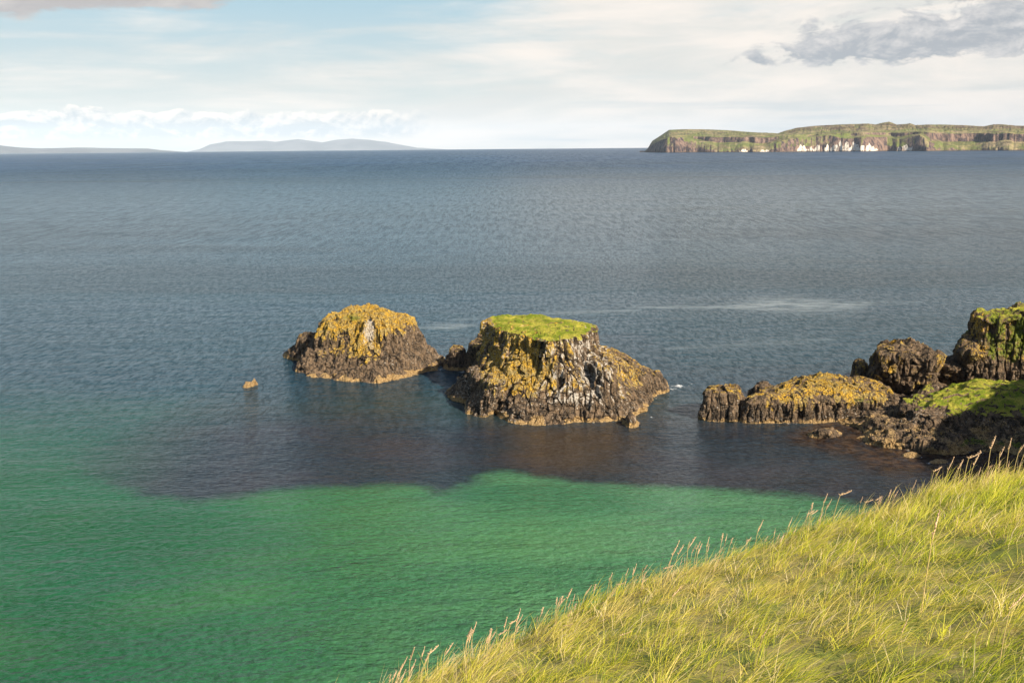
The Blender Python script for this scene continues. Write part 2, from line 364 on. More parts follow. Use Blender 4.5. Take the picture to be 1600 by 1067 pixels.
def m_left(V, A, D, st):
    u = V[:, 0]; z = V[:, 2]; c = G(592, 580)[0]
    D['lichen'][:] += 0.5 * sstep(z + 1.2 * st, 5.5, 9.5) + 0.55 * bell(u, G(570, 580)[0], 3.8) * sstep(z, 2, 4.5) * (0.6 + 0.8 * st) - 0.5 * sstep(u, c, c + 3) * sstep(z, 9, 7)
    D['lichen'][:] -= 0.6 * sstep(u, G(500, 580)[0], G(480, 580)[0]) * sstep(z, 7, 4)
    D['guano'][:] = 0.75 * bell(u, G(594, 560)[0], 1.3) * sstep(z, 3, 8) * sstep(z, 11.5, 10) + 0.3 * st * bell(u, G(594, 560)[0], 2.0)
    D['green'][:] += 0.75 * bell(u, G(585, 530)[0], 4) * bell(z, 10.4, 0.9)
    D['speck'][:] += 0.12 * sstep(u, c, c + 4)
left_base = [(466, 584), (485, 590), (530, 593), (575, 597), (605, 597), (640, 590), (665, 582), (692, 573), (686, 560), (640, 552), (560, 549), (500, 552), (478, 562), (470, 574)]
left_top = [(491, 519), (512, 524), (545, 526), (575, 527), (600, 527), (625, 525), (645, 519), (654, 512), (642, 504), (610, 499), (550, 499), (512, 503), (497, 510)]
parts = [rock(left_base, left_top, 7.4, 3.9, 1.3, seed=41, lumps=1.25, colamp=0.55, caprough=0.9, step=0.14),
         rock([(440, 557), (455, 563), (480, 565), (500, 557), (492, 546), (458, 546)], [(466, 531), (478, 534), (492, 530), (495, 521), (484, 518), (472, 523)], 4.4, 0.6, 1.3, seed=42, lumps=0.5, caprough=0.7)]
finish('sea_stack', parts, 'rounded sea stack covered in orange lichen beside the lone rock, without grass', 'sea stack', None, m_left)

parts = [rock([(690, 576), (705, 579), (730, 579), (735, 568), (715, 562), (695, 565)], [(700, 549), (712, 552), (724, 549), (722, 543), (710, 542)], 3.6, 0.5, 1.5, seed=51, lumps=0.35, caprough=0.7),
         rock([(718, 579), (740, 581), (775, 582), (780, 565), (750, 560), (725, 565)], [(733, 541), (745, 543), (770, 540), (768, 526), (750, 522), (738, 529)], 6.2, 0.4, 1.5, seed=52, lumps=0.5, caprough=0.7)]
finish('shore_rock', parts, 'low dark rock filling the gap between the two sea stacks', 'rock')

def m_small(V, A, D, st): D['tide'][:] = 0.9; D['lichen'][:] = 0
finish('shore_rock', [rock([(377, 604), (383, 607), (397, 604), (405, 599), (400, 596), (385, 598)], [(381, 599), (387, 601), (397, 599), (401, 595), (392, 595)], 0.6, 0.12, 1.3, z0=-1, step=0.10, seed=61, lumps=0.12, colamp=0.25, caprough=0.8)],
       'tiny tan rock alone in open water left of the orange stack', 'rock', None, m_small)
finish('shore_rock', [rock([(1257, 678), (1270, 685), (1300, 685), (1318, 680), (1312, 671), (1280, 669)], [(1268, 673), (1280, 677), (1300, 677), (1306, 671), (1290, 667)], 0.9, 0.3, 1.3, z0=-1, step=0.10, seed=62, lumps=0.15, colamp=0.25, caprough=0.8)],
       'small low rock lying in the water in front of the rock ridge', 'rock', None, lambda V, A, D, st: D['tide'].__imul__(0.6))

def m_ridge(V, A, D, st):
    u = V[:, 0]; z = V[:, 2]
    D['tide'][:] *= 0.55
    D['lichen'][:] += 0.50 * sstep(z + 0.9 * st, 0.9, 2.8) * (0.12 + 0.70 * bell(u, G(1250, 630)[0], 9) + 0.9 * smoothn(V, 2.2, 93)) + 0.35 * smoothn(V, 0.8, 94)
    D['green'][:] += 0.5 * bell(u, G(1330, 630)[0], 7) * bell(z, 3.4, 1.3) + 0.4 * smoothn(V, 1.5, 91)
    D['speck'][:] += 0.15 * sstep(z, 4, 2)
parts = [rock([(1088, 653), (1110, 658), (1150, 660), (1180, 655), (1185, 640), (1165, 630), (1115, 630), (1092, 641)], [(1103, 616), (1125, 619), (1150, 620), (1162, 613), (1150, 604), (1125, 602), (1108, 607)], 4.3, 0.9, 1.5, seed=71, lumps=0.45, colamp=0.5, caprough=0.8),
         rock([(1146, 660), (1210, 662), (1260, 661), (1330, 658), (1400, 652), (1440, 635), (1410, 612), (1320, 610), (1230, 618), (1155, 632)], [(1160, 632), (1220, 632), (1270, 631), (1330, 629), (1385, 626), (1400, 610), (1360, 597), (1300, 592), (1240, 600), (1190, 614)], 3.3, 2.5, 1.5, seed=72, lumps=0.8, colamp=0.45, caprough=0.5)]
finish('rock_ridge', parts, 'long low rock ridge with yellow lichen running out into the sea', 'rock', None, m_ridge)
finish('shore_rock', [rock([(1168, 618), (1185, 622), (1208, 621), (1212, 611), (1190, 606), (1172, 609)], [(1178, 603), (1190, 605), (1203, 603), (1202, 598), (1188, 597)], 2.3, 0.3, 1.5, seed=73, lumps=0.3)],
       'small dark rock peeping out behind the long rock ridge', 'rock')

def m_block(V, A, D, st):
    z = V[:, 2]
    D['lichen'][:] = 0.30 + 0.55 * smoothn(V, 1.6, 95) + 0.3 * (A['blk'] - 0.5) - 0.5 * A['crack']
    D['green'][:] += 0.25 + 0.3 * smoothn(V, 2, 96) * sstep(z, 5, 9)
for uu_, vv_, l_ in ((1424, 712, 'flat tan rock barely breaking the dark water left of the headland foot'), (1466, 722, 'flat tan rock just above dark water nearest the seed stalks')):
    finish('shore_rock', [rock([(uu_ - 17, vv_), (uu_ - 5, vv_ + 3), (uu_ + 12, vv_ + 2), (uu_ + 18, vv_ - 1), (uu_ + 4, vv_ - 3)], [(uu_ - 10, vv_ - 3), (uu_ - 3, vv_ - 1), (uu_ + 8, vv_ - 2), (uu_ + 11, vv_ - 3), (uu_ + 2, vv_ - 5)], 0.22, 0.06, 1.2, z0=-0.6, step=0.10, seed=63, lumps=0.07, colamp=0.12, caprough=0.5)], l_, 'rock', None, m_small)
parts = [rock([(1336, 612), (1365, 622), (1410, 626), (1455, 622), (1500, 605), (1490, 585), (1420, 578), (1350, 584)], [(1370, 556), (1390, 560), (1430, 561), (1460, 562), (1470, 553), (1440, 540), (1400, 534), (1379, 536)], 8.3, 0.9, 1.5, seed=81, lumps=1.2, colw=1.3, colamp=0.8, caprough=0.7),
         rock([(1322, 606), (1345, 612), (1365, 608), (1362, 590), (1335, 588)], [(1333, 571), (1343, 574), (1353, 571), (1352, 564), (1340, 562)], 4.9, 0.3, 1.4, seed=82, lumps=0.4, caprough=0.8)]
finish('rock_outcrop', parts, 'blocky brown rock outcrop between the low ridge and the headland', 'rock', None, m_block)

def m_head(V, A, D, st):
    u = V[:, 0]; y = V[:, 1]; z = V[:, 2]; e0 = G(1520, 620)[0]
    D['tide'][:] *= 0.75
    D['lichen'][:] = 0.22 + 0.35 * smoothn(V, 2.2, 97) - 0.5 * A['crack'] + 0.25 * sstep(z, 6, 9)
    D['green'][:] = 0.66 * sstep(z + 2.5 * st, 6.0, 9.5) * sstep(u, e0 - 2.0, e0 + 1.5) + 0.55 * smoothn(V, 1.3, 98) - 0.25 * A['crack'] - 0.05
    D['green'][:] += 0.7 * bell(z, 0.9, 0.35) * sstep(u, G(1470, 700)[0], G(1500, 700)[0]) * sstep(y, 168, 163)
    D['speck'][:] += 0.05
    D['tide'][:] += 0.52 * sstep(z, 4.2, 2.5) * (y < G(1500, 600)[1]) * (0.7 + 0.9 * smoothn(V, 1.4, 99))
parts = [rock([(1468, 600), (1500, 622), (1560, 628), (1590, 595), (1550, 568), (1482, 578)], [(1497, 548), (1515, 556), (1555, 556), (1570, 536), (1530, 520), (1503, 530)], 8.6, 3.0, 1.0, seed=96, lumps=0.7, colamp=0.6, caprough=0.7),
         rock([(1483, 612), (1505, 626), (1550, 632), (1620, 636), (1750, 640), (1900, 640), (1900, 560), (1620, 555), (1520, 568), (1490, 588)],
              [(1523, 494), (1540, 498), (1575, 498), (1630, 499), (1750, 500), (1880, 500), (1880, 484), (1625, 482), (1548, 483), (1528, 488)], 14.9, 0.6, 1.45, seed=91, lumps=0.9, colw=1.2, colamp=0.7, caprough=0.7),
         rock([(1408, 688), (1440, 697), (1490, 703), (1550, 708), (1620, 716), (1850, 735), (1900, 640), (1620, 600), (1480, 600), (1420, 640)],
              [(1420, 643), (1440, 650), (1480, 652), (1530, 650), (1620, 655), (1830, 665), (1850, 620), (1620, 595), (1490, 600), (1445, 620)], 3.7, 2.4, 1.35, seed=92, lumps=0.75, colamp=0.6, caprough=0.25),
         rock([(1440, 600), (1470, 612), (1510, 615), (1530, 590), (1500, 572), (1455, 578)], [(1462, 572), (1485, 578), (1510, 570), (1510, 552), (1480, 556)], 6.2, 0.8, 1.0, seed=94, lumps=0.8),
         rock([(1300, 660), (1345, 670), (1336, 690), (1372, 699), (1440, 706), (1520, 712), (1530, 660), (1430, 630), (1350, 640)], [(1320, 655), (1360, 668), (1352, 684), (1382, 691), (1440, 697), (1500, 700), (1500, 660), (1430, 630), (1360, 640)], 0.9, 1.2, 1.2, z0=-1.2, seed=93, lumps=0.55, colamp=0.45, caprough=0.9),
         rock([(1370, 650), (1405, 662), (1425, 660), (1480, 625), (1490, 600), (1440, 605)], [(1400, 638), (1415, 645), (1440, 630), (1475, 600), (1460, 596)], 3.6, 0.8, 1.2, seed=95, lumps=0.7)]
def turf_head(V, A):
    x, y, z = V.T
    a = (z > 3.3) & (z < 7.2) & (A['nz'] > 0.55) & (A['cap'] > 0.5) & (y < G(1500, 600, 4)[1]) & (x > G(1428, 640, 4)[0]) & (z > 4.1 + 0.9 * fbm(x / 1.2, y / 1.2, 0 * x, 3, 77))
    b = (z > 14.6) & (A['nz'] > 0.6)
    return (a | b).astype(float)
finish('headland', parts, 'tall craggy headland at the right edge with a bright green grassy ledge', 'headland', turf_head, m_head, 'grass_ledge')

# ------------------------------------------------------------------ the cliff that closes the bay beyond the right edge, standing over the headland
def offcliff():
    def plan(pts): return pts
    k = 500; nr = 120
    base = np.array([(95, 30), (86, 60), (84, 95), (86, 122), (95, 138), (106, 155), (120, 175), (170, 195), (230, 150), (230, 20), (160, 5)], float)
    top = np.array([(108, 30), (99, 60), (94, 95), (93, 122), (98, 131), (114, 143), (128, 160), (165, 185), (215, 145), (215, 25), (160, 12)], float)
    b = resample(base, k); t = resample(top, k); rows = []
    for i in range(nr):
        q = i / (nr - 1); f = 1 - (1 - q) ** 1.2; rows.append(np.c_[b * (1 - f) + t * f, np.full(k, -3 + 36 * q)])
    for i in range(1, 60):
        q = 1 - i / 59 * 0.999; rows.append(np.c_[t.mean(0) + (t - t.mean(0)) * q, np.full(k, 33 + 3 * (1 - q * q))])
    P = np.array(rows); x, y, z = P[..., 0], P[..., 1], P[..., 2]
    du = np.roll(P, -1, 1) - np.roll(P, 1, 1); dv = np.gradient(P, axis=0); nn = np.cross(du, dv); nn /= np.maximum(np.linalg.norm(nn, axis=-1, keepdims=True), 1e-9)
    P = P + nn * (3.5 * fbm(x / 14, y / 14, z / 16, 5, 400))[..., None]
    V = P.reshape(-1, 3); o = np.zeros(len(V)); nz = nn[..., 2].ravel()
    A = dict(lichen=o + 0.2, guano=o, green=0.9 * sstep(V[:, 2], 28, 36) + 0.3 * smoothn(V, 6, 3), tide=sstep(V[:, 2], 1, 0.4), speck=o + 0.2)
    c = link('cliff', mesh_from('cliff', V, grid_faces(P.shape[0], k, True), A), ROCK); tag(c, kind='structure')
offcliff()

# ------------------------------------------------------------------ sea
def poly_sd(px, py, poly):
    """signed distance, positive inside"""
    d = np.full(px.shape, 1e9); ins = np.zeros(px.shape, bool); P = np.array(poly)
    for i in range(len(P)):
        a, b = P[i], P[(i + 1) % len(P)]; ab = b - a
        t = np.clip(((px - a[0]) * ab[0] + (py - a[1]) * ab[1]) / (ab @ ab), 0, 1)
        d = np.minimum(d, np.hypot(px - a[0] - t * ab[0], py - a[1] - t * ab[1]))
        c = ((a[1] > py) != (b[1] > py)) & (px < (b[0] - a[0]) * (py - a[1]) / (b[1] - a[1] + 1e-12) + a[0]); ins ^= c
    return np.where(ins, d, -d)
def axis(lo, hi, st, far_lo, far_hi, nf):
    core = np.arange(lo, hi, st); up = np.geomspace(st * 1.5, far_hi - hi, nf); dn = np.geomspace(st * 1.5, lo - far_lo, nf)
    return np.r_[(lo - dn)[::-1], core, hi + up]
gx = axis(-125, 130, 0.6, -59000, 59000, 90); gy = axis(60, 345, 0.6, -3000, 50000, 110)
X, Y = np.meshgrid(gx, gy); Z = drop(X, Y)
Z = np.where((np.abs(X) < 200) & (np.abs(Y) < 400), Z * 1.0, Z)
kelp_poly = [G(u, v) for u, v in [(130, 745), (230, 775), (320, 783), (430, 766), (560, 762), (650, 756), (690, 768), (720, 762), (745, 742), (780, 733), (840, 741), (920, 752), (1010, 757), (1120, 764), (1230, 773), (1320, 786), (1420, 812), (1600, 860), (1900, 900), (2200, 600), (1500, 540), (1300, 570), (1060, 570), (1010, 520), (780, 520), (640, 540), (420, 556), (380, 585), (300, 620), (180, 680), (110, 715)]]
near = (np.abs(X) < 300) & (Y > 0) & (Y < 500)
kelp = np.full(X.shape, -60.0); kelp[near] = np.clip(poly_sd(X[near], Y[near], kelp_poly), -60, 60)
# depth of the sandy bay: shallow near us, deep beyond a slanting line
gl = (G(0, 640), G(760, 640)); 
green = sstep(Y + 0.10 * X + 14 * fbm(X / 60, Y / 60, 0 * X, 3, 500) * (np.abs(X) < 1000), 215, 128)
green[(np.abs(X) > 400)] = 0
brown_poly = [G(u, v) for u, v in [(1225, 690), (1330, 720), (1350, 738), (1440, 742), (1560, 748), (1700, 760), (1800, 700), (1400, 660), (1290, 655), (1240, 668)]]
brown = np.full(X.shape, -30.0); brown[near] = np.clip(poly_sd(X[near], Y[near], brown_poly), -30, 30)
brown2 = np.full(X.shape, -30.0); brown2[near] = np.clip(poly_sd(X[near], Y[near], [G(u, v) for u, v in [(800, 668), (960, 668), (1000, 690), (960, 735), (860, 738), (800, 715)]]), -30, 30)
slick_sheen = np.zeros(X.shape)
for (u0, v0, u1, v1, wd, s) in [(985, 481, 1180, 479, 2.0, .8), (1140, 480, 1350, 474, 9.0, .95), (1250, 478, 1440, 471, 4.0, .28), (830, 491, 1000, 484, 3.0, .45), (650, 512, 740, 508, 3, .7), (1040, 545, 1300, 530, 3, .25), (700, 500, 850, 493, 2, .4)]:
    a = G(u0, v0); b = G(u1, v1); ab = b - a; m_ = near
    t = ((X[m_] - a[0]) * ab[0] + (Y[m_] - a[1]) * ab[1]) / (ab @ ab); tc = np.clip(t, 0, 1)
    dist = np.hypot(X[m_] - a[0] - tc * ab[0], Y[m_] - a[1] - tc * ab[1]); slick_sheen[m_] = np.maximum(slick_sheen[m_], s * np.exp(-(dist / (wd * (0.4 + 1.2 * np.sin(np.pi * tc)))) ** 2))
foam = np.zeros(X.shape)
for (u, v, r, s) in [(1060, 603, 1.3, .72), (1052, 608, 1.1, .55), (1075, 600, 1.6, .42), (1018, 652, 0.7, .5), (1005, 642, 0.8, .5), (668, 580, 1.2, .5), (690, 577, 1.2, .55), (722, 581, 1.3, .6), (445, 573, 2.0, .35), (470, 575, 1.0, .6)]:
    g = G(u, v); foam = np.maximum(foam, s * np.exp(-(((X - g[0]) / r) ** 2 + ((Y - g[1]) / (r * 1.6)) ** 2)))
for b_ in rocklist:
    o_ = b_[::10]; lo_, hi_ = o_.min(0) - 4, o_.max(0) + 4; mk = (X > lo_[0]) & (X < hi_[0]) & (Y > lo_[1]) & (Y < hi_[1])
    xs, ys = X[mk], Y[mk]; dd = np.min(np.hypot(xs[:, None] - o_[None, :, 0], ys[:, None] - o_[None, :, 1]), axis=1)
    foam[mk] = np.maximum(foam[mk], (0.30 + 0.30 * fbm(xs / 5, ys / 5, 0 * xs, 2, 900)) * np.exp(-(dd / 0.9) ** 2))
def sea_mat():
    m, n, p = mat('sea_water'); co = n.co('Object')
    xyz = n.sep(co); far = n.ss(xyz[1], 250, 3500); gr = n.attr('green')
    w1 = n.noise(n.mp(co, (0.016, 0.045, 0.03), rot=(0, 0, R(4))), 1.0, 5, 0.55, 0.4)          # gust patches
    w2 = n.noise(n.mp(co, (0.0025, 0.012, 0.01), (3, 8, 0), (0, 0, R(-3))), 1.0, 5, 0.55, 0.6)
    w3 = n.noise(n.mp(co, (0.0004, 0.0024, 0.01), (3, 1, 0), (0, 0, R(2))), 1.0, 5, 0.6, 0.5)
    deep = n.mix(far, (0.003, 0.030, 0.050), (0.0015, 0.032, 0.098))
    deep = n.mix(n.ss(w2, 0.42, 0.62, 0.0, 0.35), deep, (0.018, 0.055, 0.068))
    sand = n.mix(n.ss(xyz[0], -48, 14), (0.005, 0.062, 0.019), (0.056, 0.155, 0.066))
    sand = n.mix(n.ss(n.noise(n.mp(co, (0.03, 0.07, 0.1), (5, 3, 0)), 1.0, 4, 0.5), 0.42, 0.62), sand, n.mix(0.45, sand, (0.010, 0.080, 0.035)))
    sand = n.mix(n.mul(n.ss(n.noise(n.mp(co, (0.02, 0.035, 0.1), (1, 9, 0)), 1.0, 3, 0.5), 0.48, 0.68), 0.45), sand, n.mix(0.5, sand, (0.065, 0.175, 0.045)))
    c = n.mix(gr, deep, sand)
    wob = n.mul(n.sub(n.noise(n.mp(co, (0.22, 0.22, 0.2)), 1.0, 6, 0.7), 0.5), 6.0)
    wobb = n.mul(n.sub(n.noise(n.mp(co, (0.03, 0.03, 0.2), (7, 2, 0)), 1.0, 3, 0.5), 0.5), 10.0)
    kp = n.add(n.attr('kelp'), n.add(wob, n.mul(wobb, n.ss(n.attr('kelp'), 30.0, 4.0, 0.25, 0.62))))
    kfar = n.ss(xyz[0], -70.0, -42.0)                                                       # the weed thins out to the left
    kmask = n.mul(n.ss(kp, -2.4, 2.4), n.lin(kfar, 0, 1, 0.15, 0.96))
    kfade = n.ss(xyz[1], 215.0, 165.0, 0.25, 1.0)
    kc = n.mix(n.ss(n.noise(n.mp(co, (0.06, 0.06, 0.1), (2, 2, 0)), 1.0, 4, 0.6), 0.4, 0.65), (0.011, 0.014, 0.022), (0.021, 0.018, 0.026))
    c = n.mix(n.mul(kmask, kfade), c, kc)
    bm = n.ss(n.add(n.attr('brown'), wob), -2.0, 4.0)
    c = n.mix(bm, c, n.mix(n.ss(n.noise(co, 0.5, 5, 0.7), 0.42, 0.62), (0.012, 0.006, 0.004), (0.050, 0.026, 0.011)))
    b2 = n.ss(n.add(n.attr('brown2'), n.mul(wob, 1.2)), -5.0, 6.0)
    c = n.mix(n.mul(b2, 0.75), c, (0.042, 0.027, 0.013))
    sl = n.mul(n.attr('slick_sheen'), n.ss(n.noise(n.mp(co, (0.10, 0.30, 0.1)), 1.0, 5, 0.72), 0.34, 0.66))
    c = n.mix(n.mul(sl, 0.65), c, (0.36, 0.41, 0.42))  # pale sky sheen of smooth water, painted into the base colour
    fm = n.ss(n.add(n.attr('foam'), n.mul(n.sub(n.noise(n.mp(co, (1, 0.6, 1)), 1.6, 6, 0.75), 0.5), 1.8)), 0.42, 0.75)
    c = n.mix(fm, c, (0.75, 0.76, 0.76))
    # glints and dark facets of the chop, painted into the colour at every distance
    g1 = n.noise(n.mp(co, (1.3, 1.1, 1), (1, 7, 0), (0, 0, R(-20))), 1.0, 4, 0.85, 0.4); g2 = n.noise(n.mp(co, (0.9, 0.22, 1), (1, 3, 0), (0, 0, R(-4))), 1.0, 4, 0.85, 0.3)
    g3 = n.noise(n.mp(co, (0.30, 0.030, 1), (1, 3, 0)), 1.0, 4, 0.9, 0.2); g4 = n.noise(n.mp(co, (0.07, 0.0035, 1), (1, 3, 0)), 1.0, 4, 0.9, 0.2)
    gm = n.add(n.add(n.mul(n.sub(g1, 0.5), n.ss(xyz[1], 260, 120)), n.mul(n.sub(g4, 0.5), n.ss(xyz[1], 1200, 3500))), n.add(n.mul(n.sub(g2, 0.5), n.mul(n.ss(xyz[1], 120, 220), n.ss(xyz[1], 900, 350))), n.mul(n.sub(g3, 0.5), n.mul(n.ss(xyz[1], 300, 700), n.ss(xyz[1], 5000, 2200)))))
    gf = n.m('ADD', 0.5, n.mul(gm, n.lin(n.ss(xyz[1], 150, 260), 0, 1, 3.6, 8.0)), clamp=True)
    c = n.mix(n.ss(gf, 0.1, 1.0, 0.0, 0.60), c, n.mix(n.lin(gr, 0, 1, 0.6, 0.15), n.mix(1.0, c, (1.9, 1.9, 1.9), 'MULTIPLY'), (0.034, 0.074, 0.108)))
    c = n.mix(n.mul(n.ss(n.add(n.mul(w2, 0.6), n.mul(w3, 0.4)), 0.46, 0.57), n.mul(n.sub(1.0, gr), 0.5)), c, (0.002, 0.014, 0.026))
    n.put(p.inputs['Specular IOR Level'], n.mul(n.mul(n.lin(gf, 0.1, 0.9, 0.08, 0.62), n.add(n.ss(xyz[1], 420, 150, 0.0, 0.16), n.ss(xyz[1], 2600, 300, 0.09, 0.20))), n.sub(1.0, n.mul(bm, 0.6))))
    n.put(p.inputs['Base Color'], c)
    n.put(p.inputs['Roughness'], n.lin(n.ss(xyz[1], 120, 2500), 0, 1, 0.16, 0.34)); p.inputs['IOR'].default_value = 1.333
    # waves: short ripples, wind chop, swell
    a = n.noise(n.mp(co, (1.0, 1.35, 1), rot=(0, 0, R(-14))), 1.15, 4, 0.58, 0.35)
    b = n.noise(n.mp(co, (0.20, 0.34, 1), (4, 4, 0), (0, 0, R(-12))), 1.0, 5, 0.62, 0.4)
    s = n.noise(n.mp(co, (0.035, 0.075, 1), (4, 1, 0), (0, 0, R(-8))), 1.0, 5, 0.60, 0.3)
    l = n.noise(n.mp(co, (0.006, 0.016, 1), (4, 1, 0), (0, 0, R(-5))), 1.0, 6, 0.62, 0.3)
    gust = n.lin(n.add(n.mul(w1, 0.5), n.add(n.mul(w2, 0.8), n.mul(w3, 0.5))), 0.72, 1.10, 0.45, 1.35)
    calm = n.sub(1.0, n.m('MAXIMUM', n.mul(b2, 0.4), n.mul(bm, 0.5)))
    h = n.add(n.mul(a, n.mul(gust, 0.50)), n.add(n.mul(b, n.mul(gust, 1.1)), n.add(n.mul(s, 0.7), n.mul(l, 0.6))))
    h = n.mul(h, calm)
    n.put(p.inputs['Normal'], n.bump(h, 1.0, n.add(n.ss(xyz[1], 450, 120, 0.0, 0.45), n.ss(xyz[1], 2200, 250, 0.06, 0.40))))
    return m
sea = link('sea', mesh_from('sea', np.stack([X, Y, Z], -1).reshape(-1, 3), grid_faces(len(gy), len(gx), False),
      dict(kelp=kelp.ravel(), green=green.ravel(), brown=brown.ravel(), brown2=brown2.ravel(), slick_sheen=slick_sheen.ravel(), foam=foam.ravel())), sea_mat())
tag(sea, kind='structure')

# ------------------------------------------------------------------ island across the sound
def island():
    D0 = 6000.0
    sky_pts = [(990, 239), (1003, 238), (1008, 233), (1015, 220), (1030, 210), (1040, 203), (1060, 202), (1085, 202), (1110, 203), (1130, 204), (1150, 206), (1180, 208), (1205, 209), (1215, 205), (1235, 200), (1260, 197), (1300, 195), (1340, 194), (1352, 195), (1362, 192), (1372, 190), (1384, 195), (1398, 194), (1404, 193), (1412, 196), (1450, 195), (1490, 196), (1515, 198), (1530, 195), (1545, 195), (1560, 197), (1600, 198), (1680, 199), (1800, 205), (2000, 212), (2200, 236)]
    u = np.linspace(996, 2200, 2600); vs = np.interp(u, *zip(*sky_pts))
    nx = len(u); depth = np.r_[np.linspace(0, 260, 90), np.linspace(262, 1700, 70)[1:]]
    azm = np.arctan((u - 800) / F / math.cos(PITCH)); 
    Dsh = D0 + 160 * fbm(u / 60, 0 * u, 0 * u, 4, 600) + sstep(u, 1040, 1000) * 420
    shore_z = np.array([0.0])
    # summit height from the skyline of the plateau 900 m behind the shore
    hz = []
    for ui, vi in zip(u, vs):
        d_ = ray(ui, vi); hz.append(CAM[2] + d_[2] / math.hypot(d_[0], d_[1]) * (D0 + 900))
    H = np.maximum(np.array(hz) - drop(0, D0 + 900), 1.0)
    ridge = np.interp(u, [996, 1010, 1040, 1200, 1300, 1500, 1600, 2200], [10, 45, 96, 88, 100, 104, 92, 80])   # height of the cliff top
    ridge = np.minimum(ridge, H)
    DD, UU = np.meshgrid(depth, np.arange(nx), indexing='ij'); uu = u[UU]
    gul = fbm(uu / 9.0, DD / 220.0, 0 * DD, 4, 610, 0.6); gul2 = fbm(uu / 3.0, DD / 90.0, 0 * DD, 3, 620)
    q = np.clip(DD / 250.0 + 0.16 * fbm(uu / 38.0, DD / 400.0, 0 * DD, 4, 611, 0.6) * sstep(DD, 10, 60) + 0.022 * gul + 0.012 * gul2, 0, 1)
    # shore shelf, talus slope, upper cliff, then rolling plateau
    prof = np.interp(q, [0, 0.05, 0.10, 0.16, 0.50, 0.60, 0.67, 0.78, 1.0], [0, 0.02, 0.10, 0.16, 0.38, 0.44, 0.84, 0.90, 1.0])
    steep = np.interp(np.clip(q * 1.9, 0, 1), [0, 0.03, 0.10, 0.3, 0.55, 1.0], [0, 0.02, 0.38, 0.62, 0.95, 1.0])
    kst = np.clip(np.interp(uu, [996, 1040, 1120, 1190, 1220, 1420, 1440, 2200], [1, 0.9, 0.15, 0.0, 0.55, 0.5, 0.1, 0.2]) + 0.7 * fbm(uu / 55, 0 * DD, 0 * DD, 3, 630, 0.5), 0, 1)
    prof = prof * (1 - kst) + steep * kst
    z = ridge[UU] * prof
    bk = sstep(DD, 250, 950); z = z * (1 - bk) + H[UU] * bk + bk * 0
    mid = sstep(DD, 200, 350) * sstep(DD, 950, 700)
    z = z + mid * (2.5 * gul + 3 * gul2) * np.minimum(1, H[UU] / 60)
    z = z * sstep(DD, 1700, 1300) + sstep(DD, 0, 30) * (1.6 * gul + 1.0 * gul2) * np.minimum(1, H[UU] / 60) * (DD < 900)
    z[0] = -6
    dist = Dsh[UU] + DD + 14 * gul * (DD < 260)
    x = np.sin(azm[UU]) * dist; y = np.cos(azm[UU]) * dist
    z = z + drop(x, y)
    V = np.stack([x, y, z], -1)
    g = np.cross(np.gradient(V, axis=1), np.gradient(V, axis=0)); g /= np.linalg.norm(g, axis=-1, keepdims=True); nz = np.abs(g[..., 2])
    hgt = z - drop(x, y)
    chw = np.clip(bell(uu, 1245, 17) + 0.75 * bell(uu, 1275, 10) + 1.05 * bell(uu, 1332, 26) + .8 * bell(uu, 1300, 20) + 0.6 * bell(uu, 1400, 18) + 0.4 * bell(uu, 1155, 12) + .35 * bell(uu, 1185, 12), 0, 1.1)
    chalk = ((chw * (36 + 12 * np.round(3 * fbm(uu / 5, 0 * DD, 0 * DD, 2, 640)) / 1.5) > hgt + 16 * gul2 + 4) & (DD < 200) & (hgt > 1.5) & (chw > 0.25) & (fbm(uu / 3.5, hgt / 90, 0 * DD, 3, 650) > -0.42)).astype(float)
    cliffm = sstep(nz, 0.80, 0.62) * (DD < 400) + 0.0
    heath = sstep(DD, 300, 600) * sstep(uu, 1195, 1230) * (0.75 + 0.5 * gul)
    A = dict(cliff=cliffm.ravel(), heath=heath.ravel(), hgt=hgt.ravel())
    Vf = V.reshape(-1, 3); base = np.array([Vf[:, 0].mean(), D0, 0.0]); Vf = Vf - base
    Fc = grid_faces(len(depth), nx, False); ch = chalk.ravel()[Fc].mean(1) > 0.5
    m, n, p = mat('island_slopes'); co = n.co('Object')
    a = n.noise(co, 0.014, 6, 0.65); b = n.noise(co, 0.0045, 4, 0.6)
    c = n.mix(n.ss(a, 0.4, 0.62), (0.10, 0.115, 0.035), (0.25, 0.215, 0.10)); c = n.mix(n.ss(b, 0.42, 0.62), c, (0.155, 0.18, 0.05))
    c = n.mix(n.ss(n.attr('heath'), 0.3, 0.9), c, n.mix(n.ss(a, 0.4, 0.6), (0.10, 0.065, 0.045), (0.16, 0.14, 0.06)))
    c = n.mix(n.mul(n.ss(n.noise(n.mp(co, (1, 1, 3), (300, 20, 0)), 0.008, 6, 0.7), 0.46, 0.60), 0.85), c, n.mix(n.ss(a, 0.42, 0.6), (0.13, 0.095, 0.065), (0.30, 0.235, 0.14)))
    rk = n.mix(n.ss(n.noise(n.mp(co, (1, 1, 0.2)), 0.06, 5, 0.65), 0.38, 0.64), (0.045, 0.034, 0.038), (0.22, 0.15, 0.115))
    c = n.mix(n.ss(n.add(n.attr('cliff'), n.mul(n.sub(a, 0.5), 1.2)), 0.30, 0.6), c, rk)
    c = n.mix(n.ss(n.attr('hgt'), 6, 2), c, (0.10, 0.075, 0.055))
    n.put(p.inputs['Base Color'], c); p.inputs['Roughness'].default_value = 1; p.inputs['Specular IOR Level'].default_value = 0.1
    n.put(p.inputs['Normal'], n.bump(n.noise(co, 0.03, 5, 0.7), 18.0, 0.8))
    m2, n2, p2 = mat('chalk'); co = n2.co('Object')
